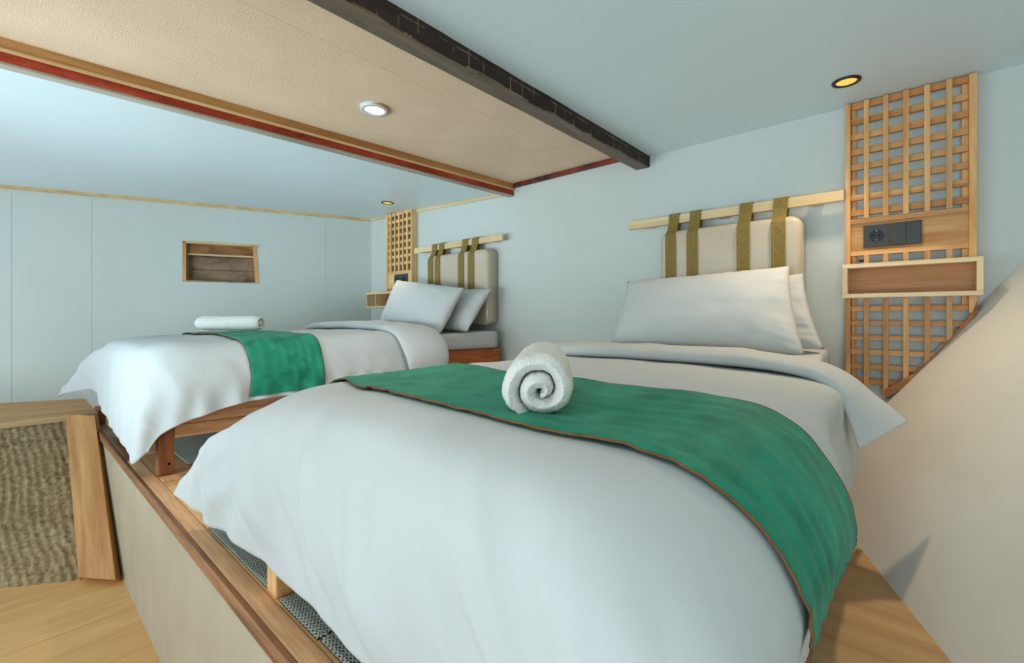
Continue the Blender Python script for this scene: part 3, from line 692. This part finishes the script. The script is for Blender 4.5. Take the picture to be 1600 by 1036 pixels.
# turned-back edge at the pillow end: a padded closed strip
def fold(parent, front, back, thick, n=90, m=18, seed=0):
    F = np.array(front, float); B = np.array(back, float); K = len(F)-1; bm = BM(); rings = []
    for i in range(n+1):
        f = K*i/n; a = Vector(spline(F, f)); b = Vector(spline(B, f)); d = b-a
        t0 = Vector(spline(F, min(f+.02, K)))-Vector(spline(F, max(f-.02, 0))); up = t0.cross(d).normalized()
        if up.z < 0: up = -up
        th = spline(np.array(thick, float).reshape(-1, 1), f)[0]
        ring = []
        for k in range(m):
            an = 2*math.pi*k/m; c, s = math.cos(an), math.sin(an)
            c = math.copysign(abs(c)**0.75, c); s = math.copysign(abs(s)**0.8, s)
            p = a+d*(0.5-0.5*c)+up*(th*0.5*s+th*0.35)
            w = nz(p.x*5, p.y*5, seed)*0.010+0.004*nz(p.x*14, p.y*14, seed+1)+0.003*ridge(nz(p.x*9, p.y*3+p.z*8, seed+2))
            ring.append(bm.verts.new(p+up*w*(1 if s > 0 else 0.2)))
        rings.append(ring)
    for a, b in zip(rings, rings[1:]):
        for k in range(m): bm.faces.new((a[k], a[(k+1) % m], b[(k+1) % m], b[k]))
    bm.faces.new(rings[0]); bm.faces.new(rings[-1][::-1])
    return obj('turned_back_edge', bm, 'sheet', parent, smooth=True)
fold(dn, [(-1.50, 1.66, -.36), (-1.42, 1.68, -.26), (-1.34, 1.70, -.195), (-1.10, 1.70, -.180), (-.735, 1.70, -.176), (-.42, 1.69, -.180), (-.27, 1.68, -.198), (-.195, 1.67, -.240), (-.160, 1.66, -.31), (-.135, 1.65, -.385)],
         [(-1.52, 1.86, -.34), (-1.43, 1.88, -.23), (-1.34, 1.90, -.175), (-1.10, 1.93, -.166), (-.735, 1.94, -.166), (-.42, 1.93, -.172), (-.27, 1.90, -.185), (-.17, 1.85, -.218), (-.095, 1.81, -.262), (-.028, 1.775, -.312)],
         [.016, .036, .054, .058, .058, .056, .050, .040, .026, .010], seed=3)

# far duvet
F = []
F.append([(-4.36, .24, -.535), (-4.02, .38, -.475), (-3.70, .385, -.535), (-3.40, .385, -.575), (-3.15, .385, -.60), (-2.90, .385, -.615), (-2.72, .38, -.635), (-2.615, .385, -.655), (-2.575, .43, -.60)])
F.append([(-4.36, .27, -.47), (-4.12, .34, -.365), (-3.76, .385, -.38), (-3.45, .39, -.39), (-3.15, .39, -.40), (-2.92, .39, -.40), (-2.74, .39, -.41), (-2.60, .40, -.46), (-2.555, .47, -.54)])
F.append([(-4.24, .44, -.42), (-4.03, .38, -.262), (-3.80, .41, -.20), (-3.45, .41, -.195), (-3.15, .41, -.195), (-2.92, .415, -.20), (-2.71, .425, -.225), (-2.565, .46, -.345), (-2.525, .53, -.50)])
F.append([(-4.08, .72, -.46), (-3.96, .60, -.27), (-3.80, .53, -.142), (-3.45, .52, -.128), (-3.15, .52, -.125), (-2.90, .52, -.13), (-2.65, .53, -.150), (-2.51, .56, -.30), (-2.475, .62, -.462)])
def fstd(y, xr, xl, z, zh):
    return [(xl-.22, y, -.42), (xl-.12, y, -.26), (xl, y, z-.01), (xl+.3, y, z+.006), ((xl+xr)/2-.05, y, z+.012), (xr-.28, y, z+.008), (xr-.03, y, z-.014), (xr+.055, y, -.27), (xr+.075, y, zh)]
for y, z, zh in ((.80, -.128, -.418), (1.10, -.120, -.40), (1.35, -.112, -.39), (1.60, -.105, -.38), (1.86, -.098, -.375)):
    k = (2.38-y)/1.9; F.append(fstd(y, -2.235-.34*k, -3.42-.33*k, z, zh))
DF = Surf(F)
def fn_far(a, b, p):
    foot = 1-sm(b, 1.7, 3.2); right = sm(a, 6.0, 7.0)
    d = 0.009*nz(p.x*3, p.y*3, 13)+0.004*nz(p.x*8, p.y*8, 15)
    d += foot*(0.014*nz(p.x*5, p.z*1.5, 19)+0.006*nz(p.x*13, p.z*3, 16))
    hem = sm(a, 7.0, 8.0)
    d += right*(0.010*nz(p.y*7+p.z*2, p.z*3, 26)+0.004*ridge(nz(p.y*9+p.z*6, p.z*4, 25)))+hem*0.010*math.sin(p.y*52+2*nz(p.y*5, 0, 1))
    c = (1-sm(a, 0.3, 2.4))*(1-sm(b, 0.0, 2.6)); d += c*0.014*math.sin(a*6-b*3)
    return d
DF.fn = fn_far
df = duvet(DF, 'white duvet on the far bed with corners jutting over the platform edge', 220, 190)
fold(df, [(-3.82, 1.50, -.30), (-3.70, 1.54, -.18), (-3.58, 1.58, -.105), (-3.2, 1.60, -.088), (-2.85, 1.61, -.088), (-2.55, 1.60, -.10), (-2.38, 1.58, -.125), (-2.29, 1.57, -.19), (-2.24, 1.57, -.26), (-2.225, 1.58, -.315)],
         [(-3.80, 1.78, -.30), (-3.67, 1.80, -.17), (-3.52, 1.82, -.10), (-3.2, 1.86, -.080), (-2.85, 1.88, -.080), (-2.50, 1.87, -.09), (-2.32, 1.86, -.115), (-2.215, 1.85, -.18), (-2.18, 1.84, -.25), (-2.165, 1.82, -.305)],
         [.02, .03, .046, .055, .055, .055, .052, .05, .05, .035], seed=31)

# runners lie on the duvets
def runner(S, label, a0, a1, bf, bb, na=170, nb=34, off=0.006, seed=1, flare=0.0):
    t_ = lambda a: (a-a0)/(a1-a0)
    bm = BM(); A = frange(a0, a1, na); g = []
    def pt(a, v, o=0.0):
        f, k = bf(a), bb(a); b = f+(k-f)*v
        p0 = S.raw(a, b)
        wr = 0.0055*math.sin(v*24+2.2*nz(a*0.7, v*2, seed))*(0.5+0.5*nz(a*.8, v*3, seed+4))+0.002*nz(a*3, v*9, seed+5)
        wr = abs(wr)*1.3
        edge = 0.0035*max(0, nz(a*6, seed, v*.5))*(1-sm(v, 0, .12))*2.2
        fl = flare*sm(t_(a), .86, 1.0)*sm(v, .55, 1.0)
        return S.at(a, b, off+wr+edge+o+fl)
    for i in range(nb+1): g.append([bm.verts.new(pt(a, i/nb)) for a in A])
    for i in range(nb):
        for j in range(na): bm.faces.new((g[i][j], g[i][j+1], g[i+1][j+1], g[i+1][j]))
    c = S.raw((a0+a1)/2, bf(4))
    o = obj('bed_runner', bm, 'green', smooth=True, base=tuple(c)); tag(o, label, 'bed runner', 'green bed runners')
    if o.data.polygons[len(o.data.polygons)//2].normal.z < 0: o.data.flip_normals()
    s = o.modifiers.new('thick', 'SOLIDIFY'); s.thickness = 0.003; s.offset = 1
    for v in (0.0, 1.0):
        obj('piping', tube(BM(), [pt(a, v, 0.002) for a in A], 0.0021), 'brown', o, smooth=True, label='brown corded edge')
    for a in (a0, a1):
        obj('end_hem', tube(BM(), [pt(a, v, 0.002) for v in frange(0, 1, 30)], 0.002), 'green', o, smooth=True)
    return o
runner(DN, 'emerald green runner across the near bed with the spiral rolled towel on it', 0.8, 7.52,
       lambda a: spline(np.array([[3.62], [3.6], [3.58], [3.38], [3.22], [3.24], [3.42], [3.46], [3.40]]), a)[0]+0.015*math.sin(a*6), lambda a: 4.87+0.14*(1-sm(a, 2, 4)), flare=0.012)
runner(DF, 'emerald green runner draped over the side of the far bed', 0.9, 7.85,
       lambda a: 4.02+0.03*math.sin(a*2), lambda a: 5.20+0.0*a, na=140, nb=28, seed=8)

# ------------------------------------------------------------------ pillows
def pillow(label, BL, BR, TR, TL, thick, seed, push=1):
    BL, BR, TR, TL = map(Vector, (BL, BR, TR, TL)); n = (BR-BL).cross(TL-BL).normalized()
    if n.y > 0: n = -n
    N, K = 64, 44; bm = BM(); sides = []
    for sgn in (1, -1):
        g = []
        for j in range(K+1):
            row = []
            for i in range(N+1):
                u, v = i/N, j/K; U, W_ = 2*u-1, 2*v-1
                pu = U*(1-0.035*(1-W_*W_)); pv = W_*(1-0.055*(1-U*U))      # edges draw in between the corners
                uu, vv = (pu+1)/2, (pv+1)/2
                p = BL.lerp(BR, uu).lerp(TL.lerp(TR, uu), vv)
                h = (max(0, 1-abs(U)**2.6)*max(0, 1-abs(W_)**2.4))**0.55
                edge = (1-h)
                wr = 0.006*nz(U*2.2+seed, W_*2.2, seed)+0.005*edge*nz(U*3+seed, W_*9, seed+1)*(abs(U) > .45)+0.006*edge*nz(U*10+seed, W_*3, seed+2)+0.002*ridge(nz(U*3+W_*2, W_*3-U, seed+3))
                q = p+n*sgn*(thick/2*h+(wr*min(1, h*3)))
                row.append(bm.verts.new(q))
            g.append(row)
        for j in range(K):
            for i in range(N): bm.faces.new((g[j][i], g[j][i+1], g[j+1][i+1], g[j+1][i]))
    bmesh.ops.remove_doubles(bm, verts=bm.verts, dist=0.0004)
    o = obj('pillow', bm, 'pillow', smooth=True, base=tuple((BL+BR)/2)); return tag(o, label, 'pillow', 'white pillows')
pillow('front white pillow leaning against the near headboard', (-1.150, 2.02, -.145), (-.325, 2.05, -.150), (-.415, 2.24, .215), (-1.16, 2.22, .185), 0.15, 2)
pillow('white pillow standing behind the front pillow on the near bed', (-1.06, 2.20, -.14), (-.285, 2.21, -.135), (-.375, 2.31, .185), (-1.09, 2.30, .15), 0.11, 6)
pillow('front white pillow with pointed corners leaning on the far bed', (-3.11, 1.93, -.065), (-2.36, 1.93, -.115), (-2.335, 2.12, .195), (-3.22, 2.17, .300), 0.17, 11)
pillow('white pillow behind the pointed one on the far bed', (-3.03, 2.12, -.10), (-2.275, 2.09, -.105), (-2.245, 2.30, .195), (-3.02, 2.30, .22), 0.13, 15)

# ------------------------------------------------------------------ rolled towels
def towel(label, c, ax, r, L, seed, turns=2.05, squash=1.0, cone=0.0):
    ax = Vector(ax).normalized(); side = ax.cross(Vector((0, 0, 1))).normalized(); up = side.cross(ax)
    c = Vector(c); th = r/(turns+0.6)*1.02; bm = BM(); NS, NL = int(60*turns), 26
    def prof(k, s, l):        # closed slab cross-section: s along spiral, outer/inner
        an = 2*math.pi*turns*s+2.6; R0 = th*0.42+(r-th*0.42)*s
        return an, R0
    rings = []
    cols = 2*NL
    for i in range(NS+1):
        s = i/NS; an = 2*math.pi*turns*s+4.7
        ro = th*0.42+(r-th*0.42)*s; ri = ro-th*1.0; ri = max(ri, 0.001)
        if False: ri = ro-th*(1-0.75*(s-0.88)/0.12)
        if s > 0.86: ro = ri+(ro-ri)*(1-0.8*(s-0.86)/0.14)
        ring = []
        for k in range(cols):
            if k < NL: l = k/(NL-1); outer = 1
            else: l = 1-(k-NL)/(NL-1); outer = 0
            rr = ro if outer else ri
            e = min(l, 1-l)*(NL-1)
            rnd = th*0.5*(1-math.sqrt(max(0, 1-(1-min(e/3.0, 1))**2)))
            rr = rr-rnd if outer else rr+rnd
            bulge = 0.010*nz(s*5, seed, 0)+0.008*(1-s)*(1 if l < .5 else -1)*-1
            z = (l-0.5)*L*(1-cone*(1-s)*0.2)+(bulge if (l < .12 or l > .88) else 0)
            wob = 0.06*nz(math.cos(an)*1.2, math.sin(an)*1.2, seed+l*1.5)+0.03*nz(math.cos(an)*4, math.sin(an)*5, seed+l*6)
            rr2 = rr*(1+wob)
            p = c+side*rr2*math.cos(an)*1.0+up*rr2*math.sin(an)*squash+ax*z
            ring.append(bm.verts.new(p))
        rings.append(ring)
    for a, b in zip(rings, rings[1:]):
        for k in range(cols): bm.faces.new((a[k], a[(k+1) % cols], b[(k+1) % cols], b[k]))
    bm.faces.new(rings[0]); bm.faces.new(rings[-1][::-1])
    o = obj('rolled_towel', bm, 'terry', smooth=True, base=(c.x, c.y, c.z-r*squash))
    d = o.modifiers.new('sub', 'SUBSURF'); d.levels = 2; d.render_levels = 2
    tx = bpy.data.textures.new('terry_%d' % seed, 'CLOUDS'); tx.noise_scale = 0.006
    dm = o.modifiers.new('nap', 'DISPLACE'); dm.texture = tx; dm.strength = 0.003; dm.mid_level = 0.5; dm.texture_coords = 'LOCAL'
    return tag(o, label, 'towel', 'rolled white towels')
towel('rolled white terry towel on the near green runner, spiral end facing out', (-0.582, 0.750, -0.130), (-0.56, 0.80, 0.04), 0.085, 0.25, 4)
towel('rolled white towel lying lengthwise on the far bed beside its green runner', (-3.35, 0.985, -0.052), (0.78, 0.62, 0.0), 0.068, 0.42, 9, turns=2.0, squash=0.95)

# ------------------------------------------------------------------ mesh mats on the deck
def mat(label, x0, x1, y0, y1, z, tilt=0.0, pitch=0.0135):
    t = thing('mesh_mat', label, 'mat', ((x0+x1)/2, (y0+y1)/2, z), 'dark mesh mats on the deck')
    obj('backing', box(BM(), x0, x1, y0, y1, z, z+0.003), 'rubber', t)
    bm = BM(); ang = (math.radians(60), math.radians(120), 0.0)
    for A in ang:
        d = Vector((math.cos(A), math.sin(A))); n = Vector((-d.y, d.x)); cs = [Vector((x, y)).dot(n) for x in (x0, x1) for y in (y0, y1)]
        k = math.ceil(min(cs)/pitch)
        while k*pitch < max(cs):
            c = k*pitch; k += 1; ts = []
            for (val, comp) in ((x0, 0), (x1, 0), (y0, 1), (y1, 1)):
                if abs(d[comp]) < 1e-6: continue
                tt = (val-n[comp]*c)/d[comp]; p = n*c+d*tt
                if x0-1e-6 <= p.x <= x1+1e-6 and y0-1e-6 <= p.y <= y1+1e-6: ts.append(tt)
            if len(ts) < 2: continue
            a, b = n*c+d*min(ts), n*c+d*max(ts)
            if (b-a).length < 0.004: continue
            bar(bm, (a.x, a.y, z+0.0044), (b.x, b.y, z+0.0044), 0.0030, 0.0026)
    o = obj('mesh_weave', bm, 'mesh', t); o['kind'] = 'stuff'
    return t
mat('dark woven mesh mat on the deck below the near bed corner', -1.88, -1.315, 0.476, 0.62, -0.7385)
mat('dark mesh mat on the deck right of the near bed leg', -1.235, -1.02, 0.476, 0.62, -0.7385)
mat('dark mesh mat under the front of the near duvet, farthest right of the mats', -1.01, -0.45, 0.478, 0.62, -0.7360)
mat('large dark mesh mat on the deck between the two beds', -2.49, -1.90, 0.61, 1.60, -0.7385, pitch=0.0145)
mat('dark mesh mat under the foot of the far bed', -3.6, -2.70, 0.61, 1.2, -0.7385, pitch=0.016)

# ------------------------------------------------------------------ downlights
def downlight(label, x, y, z, r, ring, lens, power, col, drop=0.004, blend=1.0, angle=118, wood_ring=False, tilt=(0, 0)):
    t = thing('downlight', label, 'downlight', (x, y, z), 'recessed ceiling downlights')
    bm = BM(); lathe(bm, [(r*0.70, -drop*0.5), (r*0.74, -drop-0.002), (r*0.98, -drop-0.001), (r, -drop*0.3), (r, 0)], (x, y, z)); obj('trim_ring', bm, ring, t, smooth=True)
    bm = BM(); R_ = lathe(bm, [(r*0.71, -drop*0.55), (r*0.35, -drop*0.7)], (x, y, z)); bm.faces.new(R_[-1]); obj('lens', bm, lens, t, smooth=True)
    if wood_ring:
        bm = BM(); lathe(bm, [(r*1.0, 0), (r*1.04, -0.008), (r*0.98, -0.013), (r*0.9, -0.012)], (x, y+0.004, z)); obj('cutout_rim', bm, 'post_z', t, smooth=True, label='rough wooden rim of the cut-out')
    d = bpy.data.lights.new('downlight_lamp', 'SPOT'); d.energy = power; d.color = col; d.spot_size = math.radians(angle); d.spot_blend = blend; d.shadow_soft_size = r*0.7
    l = link(bpy.data.objects.new('downlight_lamp', d)); l.parent = t; l.location = (0, 0, -drop-0.012); l.rotation_euler = (math.radians(tilt[0]), math.radians(tilt[1]), 0)
    return t
downlight('black-rimmed warm glowing downlight over the near bed', -0.209, 2.165, 0.905, 0.047, 'black', 'lens_warm', 36, (1.0, 0.78, 0.52), tilt=(-22, 12), angle=130)
downlight('white-rimmed bright downlight in the burlap ceiling between the beams', -1.84, 1.12, 0.945, 0.062, 'whitering', 'lens_white', 30, (1.0, 0.95, 0.88), drop=0.014, wood_ring=True)
downlight('small dark-rimmed warm downlight over the far bed pillows', -3.25, 2.10, zl(-3.25, 2.1)-0.001, 0.050, 'black', 'lens_warm', 20, (1.0, 0.90, 0.76), tilt=(-24, 0))

downlight('added unseen downlight lighting the deck and leaning wall by the near bed', -0.55, -0.25, 0.905, 0.047, 'black', 'lens_warm', 26, (1.0, 0.92, 0.80), tilt=(10, 14))  # extra fixture out of view, added to brighten deck and leaning wall

# ------------------------------------------------------------------ set everything on the real floor height
for o in tops: o.location.z += H
